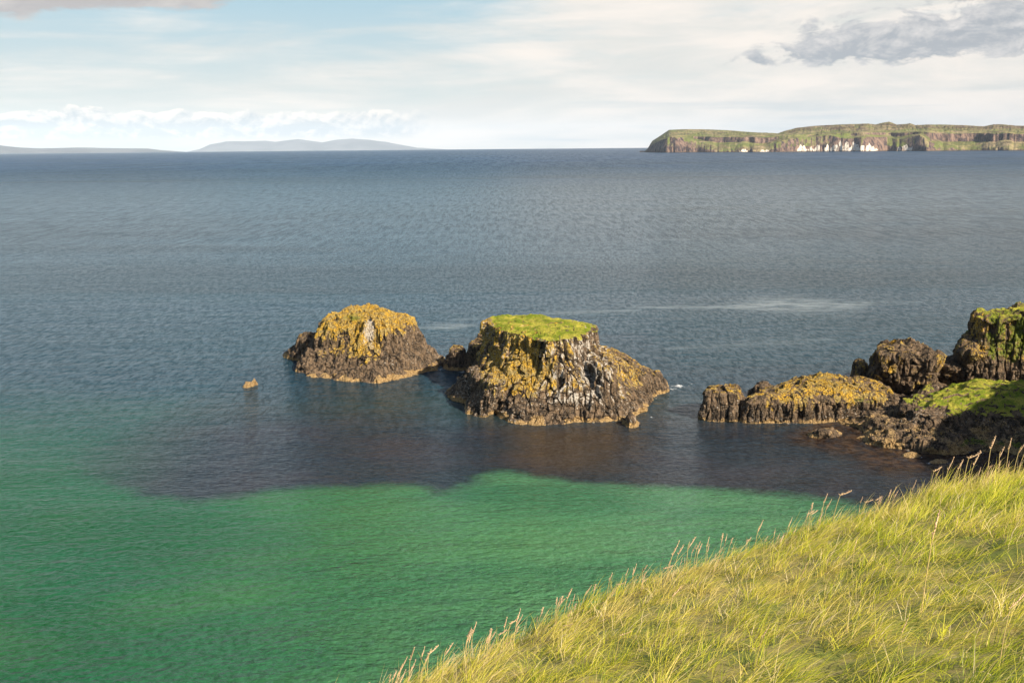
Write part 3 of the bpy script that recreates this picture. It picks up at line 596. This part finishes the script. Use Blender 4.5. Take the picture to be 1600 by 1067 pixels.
    n2.put(p2.inputs['Base Color'], n2.mix(n2.ss(n2.noise(n2.mp(co, (1, 1, 0.25)), 0.09, 5, 0.7), 0.36, 0.5), (0.16, 0.13, 0.10), (0.60, 0.54, 0.46))); p2.inputs['Roughness'].default_value = 1
    root = empty('island', base); tag(root, 'long green island with white chalk cliffs across the sea below the grey cloud', 'island')
    colm = (np.arange(len(Fc)) % (nx - 1)); has = np.zeros(nx + 40, bool)
    cnt = np.bincount(colm[ch], minlength=nx)[:nx]; has[:nx] = cnt > 0
    runs = []; i = 0
    while i < nx:
        if has[i]:
            j = i
            while has[j:j + 6].any(): j += 1
            runs.append((i, j)); i = j
        i += 1
    runs = [q for q in runs if cnt[q[0]:q[1] + 1].sum() > 30]
    used = np.zeros(len(Fc), bool)
    for i, j in runs:
        mk = ch & (colm >= i) & (colm <= j); used |= mk
        v2, f2, a2 = subset(Vf, Fc, A, mk); link('chalk_cliff', mesh_from('chalk_cliff', v2, f2, a2), m2, root)
    v1, f1, a1 = subset(Vf, Fc, A, ~used)
    link('hillside', mesh_from('hillside', v1, f1, a1), m, root)
island()

# ------------------------------------------------------------------ far coast beyond the horizon
def hills(name, D0, pts, seed):
    u = np.linspace(pts[0][0], pts[-1][0], 500); v = np.interp(u, *zip(*pts))
    azm = np.arctan((u - 800) / F / math.cos(PITCH)); depth = np.linspace(-1, 1, 40) * D0 * 0.06
    hz = np.array([CAM[2] + ray(a, b)[2] / math.hypot(*ray(a, b)[:2]) * D0 for a, b in zip(u, v)]) - drop(0, D0)
    DD, UU = np.meshgrid(depth, np.arange(500), indexing='ij')
    prof = np.cos(DD / (D0 * 0.06) * math.pi / 2) ** 0.7
    dist = D0 + DD; x = np.sin(azm[UU]) * dist; y = np.cos(azm[UU]) * dist
    z = hz[UU] * prof + 25 * fbm(x / 900, y / 900, 0 * x, 4, seed) * prof * 0.6
    z = np.where(prof < 0.02, -20, z) + drop(x, y)
    m, n, p = mat(name + '_hazed_heath'); n.put(p.inputs['Base Color'], n.mix(n.ss(n.noise(n.co('Object'), 0.001, 5, 0.6), 0.4, 0.6), (0.05, 0.06, 0.075), (0.09, 0.10, 0.115))); p.inputs['Roughness'].default_value = 1  # blue-grey of the distant haze is put into the base colour
    o = link(name, mesh_from(name, np.stack([x, y, z], -1).reshape(-1, 3), grid_faces(40, 500, False)), m); tag(o, kind='structure')
hills('hills', 46000, [(300, 240), (330, 233), (345, 226), (370, 221), (400, 221), (430, 220), (445, 222), (460, 220), (480, 218), (500, 221), (515, 223), (535, 219), (560, 217), (590, 219), (612, 222), (630, 226), (660, 231), (690, 233), (730, 236), (760, 240)], 700)
hills('coast', 27000, [(-120, 233), (-40, 232), (0, 231), (25, 227), (40, 229), (60, 231), (90, 232), (150, 231), (180, 231), (215, 231.5), (250, 232), (270, 235), (310, 238), (360, 241)], 710)

# ------------------------------------------------------------------ foreground slope
edge_px = [(400, 1180, 8.3), (520, 1120, 9.0), (620, 1078, 9.6), (700, 1045, 10.2), (800, 1000, 11.0), (900, 962, 11.8), (1000, 922, 12.6), (1100, 884, 13.4), (1200, 850, 14.3), (1265, 826, 14.9), (1310, 817, 15.3), (1400, 790, 16.3), (1500, 764, 17.6), (1600, 743, 19.0), (1700, 726, 20.5), (1850, 706, 23.0)]
EP = np.array([CAM + ray(u, v) * t for u, v, t in edge_px])
Pin = [CAM + ray(1600, 1067) * 7.0, CAM + ray(1100, 1067) * 7.6, CAM + ray(1400, 900) * 10.9]
Afit = np.array([[p[0], p[1], 1] for p in list(EP) + Pin * 3]); zf = np.array([p[2] for p in list(EP) + Pin * 3])
q_ = np.c_[Afit, Afit[:, 0] ** 2, Afit[:, 0] * Afit[:, 1]]
coef, *_ = np.linalg.lstsq(Afit, zf, rcond=None)
print('slope plane', coef, 'ground below camera', coef[2], 'edge residual', (Afit @ coef - zf).round(2))
exy = EP[:, :2]
tl = (exy[0] - exy[1]); tl /= np.linalg.norm(tl); tr = (exy[-1] - exy[-2]); tr /= np.linalg.norm(tr)
line = np.vstack([exy[0] + tl * 30 + np.array([0, -6]), exy[0] + tl * 8 + np.array([0, -0.6]), exy, exy[-1] + tr * 15 + np.array([3, 0]), exy[-1] + tr * 40 + np.array([30, -5]), exy[-1] + tr * 60 + np.array([90, -15])])
land_poly = np.vstack([line, [(200, -80), (-60, -80)]])
eres_s = np.array([e[2] - (coef[0] * e[0] + coef[1] * e[1] + coef[2]) for e in EP])
def ground_z(x, y, detail=True):
    sdv = poly_sd(x, y, land_poly)                    # + inland
    out = np.maximum(-sdv, 0)
    z = coef[0] * x + coef[1] * y + coef[2]
    # follow the measured edge exactly
    k = np.zeros_like(x); wsum = np.zeros_like(x)
    for e, r in zip(EP, eres_s):
        wgt = 1 / (0.6 + np.hypot(x - e[0], y - e[1]) ** 2); k += wgt * r; wsum += wgt
    z = z + k / wsum * np.exp(-(sdv / 6.0) ** 2)
    # never above the photographer's feet behind the camera
    z = np.minimum(z, CAM[2] - 1.5 + 0.0 * x)
    z = z - (0.55 * out + 1.1 * np.maximum(out - 0.7, 0)) * 1.0
    if detail:
        z = z + 0.10 * fbm(x / 1.6, y / 1.6, 0 * x, 3, 800) + 0.05 * fbm(x / 0.45, y / 0.45, 0 * x, 2, 810)
        z = z + 0.35 * fbm(x / 7, y / 7, 0 * x, 2, 820) * sstep(np.abs(sdv), 1.0, 4.0)
    return np.maximum(z, -3.0)
ax = np.r_[-60:-8:1.0, -8:22:0.12, 22:110:1.2]; ay = np.r_[-40:0:1.0, 0:26:0.12, 26:80:1.2]
XX, YY = np.meshgrid(ax, ay); ZZ = ground_z(XX, YY)
m, n, p = mat('turf_soil'); co = n.co('Object')
n.put(p.inputs['Base Color'], n.mix(n.ss(n.noise(co, 2.5, 5, 0.6), 0.4, 0.6), (0.16, 0.19, 0.025), (0.34, 0.28, 0.09))); p.inputs['Roughness'].default_value = 1
hill = link('ground', mesh_from('ground', np.stack([XX, YY, ZZ], -1).reshape(-1, 3), grid_faces(len(ay), len(ax), False)), m); tag(hill, kind='structure')

# ------------------------------------------------------------------ grass
def blade_mesh(pos, ln, wd, dirx, lean, bend, tone, nseg=4):
    """many tapered blades in one mesh. pos (k,3); dirx azimuth of leaning; lean start tilt; bend extra tilt along the blade"""
    k = len(pos); t = np.linspace(0, 1, nseg + 1); V = np.zeros((k, nseg * 2 + 1, 3)); P = pos.copy()
    dx, dy = np.cos(dirx), np.sin(dirx); face = dirx + np.pi / 2 + rng.normal(0, 0.9, k); fx, fy = np.cos(face), np.sin(face)
    for i in range(nseg + 1):
        wv = wd * (1 - t[i] ** 1.6) * 0.5
        if i < nseg:
            V[:, 2 * i] = P - np.c_[fx * wv, fy * wv, 0 * wv]; V[:, 2 * i + 1] = P + np.c_[fx * wv, fy * wv, 0 * wv]
        else: V[:, 2 * i] = P
        th = lean + bend * t[i]; s = ln / nseg
        P = P + np.c_[dx * np.sin(th) * s, dy * np.sin(th) * s, np.cos(th) * s]
    tri = []
    for i in range(nseg - 1): tri += [(2 * i, 2 * i + 1, 2 * i + 3), (2 * i, 2 * i + 3, 2 * i + 2)]
    tri.append((2 * nseg - 2, 2 * nseg - 1, 2 * nseg))
    tri = np.array(tri); nv = nseg * 2 + 1
    Fc = (np.arange(k)[:, None, None] * nv + tri[None]).reshape(-1, 3)
    return V.reshape(-1, 3), Fc, dict(tone=np.repeat(tone, nv), tip=np.tile(np.r_[np.repeat(t[:-1], 2), 1.0], k))
def scatter(nb):
    x = rng.uniform(-7, 26, nb); y = rng.uniform(1.5, 24, nb)
    sdv = poly_sd(x, y, land_poly)
    # keep what the frame could show, with a margin
    ang = np.arctan2(x, y); dist = np.hypot(x, y); keep = (sdv > -1.6) & (ang > R(-22)) & (ang < R(36)) & (dist > 4.2)
    keep &= rng.uniform(0, 1, nb) < np.clip(1.55 - dist / 26, 0.45, 1.0)
    x, y, sdv = x[keep], y[keep], sdv[keep]
    z = ground_z(x, y); dist = np.hypot(x, y)
    k = len(x)
    cl = fbm(x / 1.1, y / 1.1, 0 * x, 3, 830); cl2 = fbm(x / 0.35, y / 0.35, 0 * x, 2, 840)
    den = rng.uniform(-1, 1, k) < 1.3 * cl2 + 0.75; x, y, z, sdv, cl, cl2, dist = [a[den] for a in (x, y, z, sdv, cl, cl2, dist)]; k = len(x)
    return x, y, z, sdv, cl, cl2, dist, k
GN, gn, gp = mat('grass_blades')
tone = gn.attr('tone'); tip = gn.attr('tip')
gc = gn.n.new('ShaderNodeValToRGB'); gn.put(gc.inputs[0], tone); cr = gc.color_ramp
cr.elements[0].position = 0.0; cr.elements[0].color = (0.13, 0.19, 0.014, 1); cr.elements[1].position = 1.0; cr.elements[1].color = (0.90, 0.76, 0.48, 1)
for pos_, c_ in ((0.25, (0.36, 0.43, 0.024, 1)), (0.5, (0.64, 0.62, 0.05, 1)), (0.68, (0.70, 0.61, 0.09, 1)), (0.84, (0.76, 0.60, 0.22, 1))):
    e_ = cr.elements.new(pos_); e_.color = c_
gcol = gn.mix(gn.ss(tip, 0.5, 1.0, 0.0, 0.45), gc.outputs[0], (0.66, 0.50, 0.15))
gn.put(gp.inputs['Base Color'], gcol); gp.inputs['Roughness'].default_value = 0.55; gp.inputs['Specular IOR Level'].default_value = 0.3
tr_ = gn.n.new('ShaderNodeBsdfTranslucent'); gn.put(tr_.inputs[0], gcol); ms = gn.n.new('ShaderNodeMixShader'); ms.inputs[0].default_value = 0.42
gn.l.new(gp.outputs[0], ms.inputs[1]); gn.l.new(tr_.outputs[0], ms.inputs[2]); gn.l.new(ms.outputs[0], gn.n['Material Output'].inputs[0])
WIND = R(8)                     # the blades are combed to the right and a little away
def grass():
    x, y, z, sdv, cl, cl2, dist, k = scatter(1050000)
    S = 0.42                     # tussock spacing
    wx = x + 0.12 * fbm(x / 0.3, y / 0.3, 0 * x, 2, 870); wy = y + 0.12 * fbm(x / 0.3, y / 0.3, 0 * x, 2, 871)
    tid, f1, f2, cx, cy = voro(wx / S, wy / S, 880, True)
    rx, ry = wx / S - cx, wy / S - cy
    heart = sstep(f1, 0.55, 0.05)
    kind = rng.uniform(0, 1, k)
    long_ = kind > 0.62; fine = (kind > 0.45) & ~long_
    wnd = WIND + 1.1 * fbm(x / 1.5, y / 1.5, 0 * x, 3, 850)
    mixr = np.where(long_, 0.35, 1.3) * (0.5 + tid)
    ang_r = rng.uniform(0, 2 * np.pi, k)
    vx = np.cos(wnd) * 1.0 + rx * mixr * 2.0 + np.cos(ang_r) * np.where(long_, 0.30, 0.9); vy = np.sin(wnd) * 1.0 + ry * mixr * 2.0 + np.sin(ang_r) * np.where(long_, 0.30, 0.9)
    dirx = np.arctan2(vy, vx)
    s = rng.uniform(0, 1, k)
    ln = np.where(long_, 0.18 + 0.26 * s, np.where(fine, 0.14 + 0.20 * s, 0.07 + 0.14 * s)) * (0.75 + 0.5 * heart + 0.25 * cl + 0.2 * tid)
    ln *= np.where(sdv < 0.3, 0.8, 1.0)
    wd = np.where(long_, 0.0036, np.where(fine, 0.0021, 0.0037)) * rng.uniform(0.7, 1.35, k) + 0.00022 * dist
    up = rng.normal(0, 0.28, k)
    lean = np.clip(np.where(long_, 1.05, 0.62) + 0.5 * cl + 0.7 * f1 - 0.25 + up, 0.0, 1.35) * (0.45 + 0.55 * sstep(sdv, -0.6, 1.2))
    bend = np.clip(np.where(long_, 0.85, 0.9) + 0.5 * cl2 + rng.normal(0, 0.45, k), -0.2, 1.8)
    patch = fbm(x / 2.3, y / 2.3, 0 * x, 3, 860)
    tn = np.clip(0.50 + 0.40 * patch + 0.26 * (tid - 0.5) + 0.16 * cl2 + rng.normal(0, 0.15, k) + 0.10 * sstep(sdv, 1.5, 0.0) - 0.16 * (~long_), 0.0, 0.80)
    dry = rng.uniform(0, 1, k) < 0.12 + 0.22 * fine + 0.16 * sstep(sdv, 1.6, 0.0) + 0.25 * np.clip(patch + 0.3 * cl, -0.4, 1); tn = np.where(dry, rng.uniform(0.74, 1.0, k), tn)
    keep = (rng.uniform(0, 1, k) < 0.60 + 0.75 * heart + 0.3 * cl) | (sdv < 0.4)
    pos = np.c_[x, y, z - 0.01 + 0.07 * (heart - 0.4) * (0.5 + tid)]
    V, Fc, A = blade_mesh(pos[keep], ln[keep], wd[keep], dirx[keep], lean[keep], bend[keep], tn[keep])
    print('blades', keep.sum())
    o = link('grass', mesh_from('grass', V, Fc, A), GN); tag(o, kind='stuff', cat='grass', label='long wind combed yellow green grass covering the foreground slope')
grass()

# flowering stalks that rise over the grass
SM, sn, sp_ = mat('dry_stalk'); sn.put(sp_.inputs['Base Color'], sn.mix(sn.ss(sn.noise(sn.co('Object'), 30, 3, 0.5), 0.4, 0.6), (0.50, 0.36, 0.16), (0.42, 0.34, 0.12))); sp_.inputs['Roughness'].default_value = 0.7
HM, hn, hp = mat('seed_head'); hn.put(hp.inputs['Base Color'], hn.mix(hn.ss(hn.noise(hn.co('Object'), 90, 3, 0.5), 0.4, 0.6), (0.36, 0.21, 0.12), (0.70, 0.52, 0.33))); hp.inputs['Roughness'].default_value = 0.8
def tube(pts, rad, k=5):
    P = np.array(pts, float); nn = len(P); T = np.gradient(P, axis=0); T /= np.linalg.norm(T, axis=1, keepdims=True)
    a = np.cross(T, [0.3, 0.9, 0.1]); a /= np.linalg.norm(a, axis=1, keepdims=True); b = np.cross(T, a); th = np.arange(k) / k * 2 * np.pi
    V = P[:, None] + (a[:, None] * np.cos(th)[None, :, None] + b[:, None] * np.sin(th)[None, :, None]) * np.asarray(rad)[:, None, None]
    return V.reshape(-1, 3), grid_faces(nn, k, True), {}
def stalk_variant(i, thin=1.0):
    r = np.random.default_rng(50 + i); L = 1.0; t = np.linspace(0, 1, 12); bendk = r.uniform(0.05, 0.35); nod = r.uniform(0.0, 1.0) if i % 3 == 0 else r.uniform(0, 0.3)
    th = bendk * t + nod * np.clip(t - 0.72, 0, 1) * 5; P = [np.zeros(3)]
    for q in th[1:]: P.append(P[-1] + np.array([math.sin(q), 0.05 * math.sin(3 * q), math.cos(q)]) * L / 11)
    P = np.array(P); V, Fc, _ = tube(P[:10], np.linspace(0.0075, 0.0055, 10) * thin ** 0.5); stem = mesh_from('stem', V, Fc)
    # seed head: spindle of many small spikelets round the axis
    parts = []; A0, A1 = P[7 if i % 2 else 8], P[11]
    ax_ = np.linspace(0, 1, 7)[:, None]; Q = A0 * (1 - ax_) + A1 * ax_; fat = r.uniform(0.014, 0.024) * thin
    parts.append(tube(Q, fat * 0.55 * np.sin(np.pi * np.linspace(0.10, 0.95, 7)) + 0.001, 6))
    for j in range(26):
        q = r.uniform(0, 1); c = A0 * (1 - q) + A1 * q; an = r.uniform(0, 2 * np.pi); dr = np.array([math.cos(an), math.sin(an), 1.1]); dr /= np.linalg.norm(dr)
        ll = fat * r.uniform(1.2, 2.6) * (1.25 - 0.5 * q); e = np.linspace(0, 1, 4)[:, None]
        parts.append(tube(c + dr * ll * e, np.array([0.0025, 0.0065, 0.005, 0.0008]), 4))
    V, Fc, A = merge(parts); return stem, mesh_from('seed_head', V, Fc)
VAR = [stalk_variant(i) for i in range(7)] + [stalk_variant(i, 0.5) for i in range(3)]
for s_, h_ in VAR: s_.materials.append(SM); h_.materials.append(HM)
def stalk(x, y, h, rz, var, label, group='flowering grass stalks on the slope'):
    z = float(ground_z(np.array([x]), np.array([y]))[0]); o = empty('grass_stalk', (x, y, z - 0.02)); o.rotation_euler = (random.uniform(-.08, .08), random.uniform(-.05, .12), rz); o.scale = (h, h, h)
    a = link('stem', VAR[var][0], None, o); b = link('seed_head', VAR[var][1], None, o)
    tag(o, label, 'grass stalk', group)
def edge_at(u, back=0.0):        # point of the slope's edge under a bearing
    us = [e[0] for e in edge_px]; p = np.array([np.interp(u, us, EP[:, i]) for i in range(2)])
    r_ = p / np.linalg.norm(p); return p - r_ * back
# the ones that stand out: (photo column, height above the turf, back from the edge)
TALL = [(1505, 0.62, 'tallest pale seed stalk standing over the dark water at the right'), (1512, 0.55, None), (1541, 0.62, None), (1559, 0.47, None), (1569, 0.55, None), (1582, 0.58, None), (1588, 0.58, None),
        (1450, 0.42, None), (1473, 0.48, None), (1489, 0.46, None), (1300, 0.50, 'arching seed stalk drooping right above the green water'), (1279, 0.42, None), (1286, 0.38, None), (1262, 0.36, None),
        (1254, 0.34, None), (1040, 0.44, None), (1048, 0.38, None), (1070, 0.42, None), (1101, 0.36, None), (1178, 0.40, None), (1132, 0.28, None), (1342, 0.34, None), (1365, 0.30, None), (1385, 0.34, None), (1395, 0.30, None),
        (732, 0.38, 'lone thin seed stalk over green water left of the slope middle'), (800, 0.33, None), (835, 0.30, None), (775, 0.28, None), (630, 0.30, None), (607, 0.24, None), (568, 0.22, 'lowest seed stalk at the bottom left end of the slope'), (655, 0.16, None), (906, 0.30, None), (921, 0.28, None), (955, 0.26, None), (985, 0.30, None)]
GEN = 'pale dry grass stalk with a seed head rising from the edge of the slope'
for i, (u, h, lab) in enumerate(TALL):
    p_ = edge_at(u, 0.15 + 0.25 * random.random()); stalk(p_[0], p_[1], h * 1.2, random.uniform(-0.5, 0.5), i % 7 if u != 1300 else 0, lab or GEN)
for i in range(130):
    u = random.uniform(600, 1620); p_ = edge_at(u, abs(random.gauss(0, 0.4))); stalk(p_[0], p_[1], random.uniform(0.16, 0.42), random.uniform(-0.9, 0.9), random.randrange(7), GEN)
INN = [(1040, 1000, 0.55), (1243, 940, 0.42), (1439, 960, 0.85), (1560, 1050, 0.6), (1110, 930, .4), (1330, 900, .4), (870, 1020, .4), (760, 1050, .35), (1215, 880, .35), (1590, 830, .35), (1490, 860, .35), (1180, 1050, .4), (960, 1040, .4), (1400, 1040, .4)]
for i, (u, v, h) in enumerate(INN):
    d_ = ray(u, v); t = 5.0
    while t < 25 and (CAM + d_ * t)[2] > ground_z(np.array([(CAM + d_ * t)[0]]), np.array([(CAM + d_ * t)[1]]))[0]: t += 0.1
    q = CAM + d_ * t
    stalk(q[0], q[1], h, random.uniform(-0.8, 0.8), 7 + i % 3, 'tall upright brown seed stalk standing alone in the middle of the grass' if u == 1439 else 'dry seed stalk standing in the long grass inside the slope')

# ------------------------------------------------------------------ air
hm = bpy.data.materials.new('haze_air'); hm.use_nodes = True; hnt = hm.node_tree; hnt.nodes.clear()
ho = hnt.nodes.new('ShaderNodeOutputMaterial'); pv = hnt.nodes.new('ShaderNodeVolumePrincipled')
pv.inputs['Color'].default_value = (0.66, 0.80, 1.0, 1); pv.inputs['Density'].default_value = 1.5e-5; pv.inputs['Anisotropy'].default_value = -0.3
hnt.links.new(pv.outputs[0], ho.inputs['Volume'])
bx = np.array([(sx, sy, sz) for sz in (-1400, 900) for sy in (-3500, 50500) for sx in (-60000, 60000)], float)
bf = np.array([(0, 2, 3, 1), (4, 5, 7, 6), (0, 1, 5, 4), (2, 6, 7, 3), (0, 4, 6, 2), (1, 3, 7, 5)])
hz_o = link('haze', mesh_from('haze', bx, bf, smooth=False), hm); tag(hz_o, kind='stuff', label='thin pale air between here and the far coast', cat='haze')
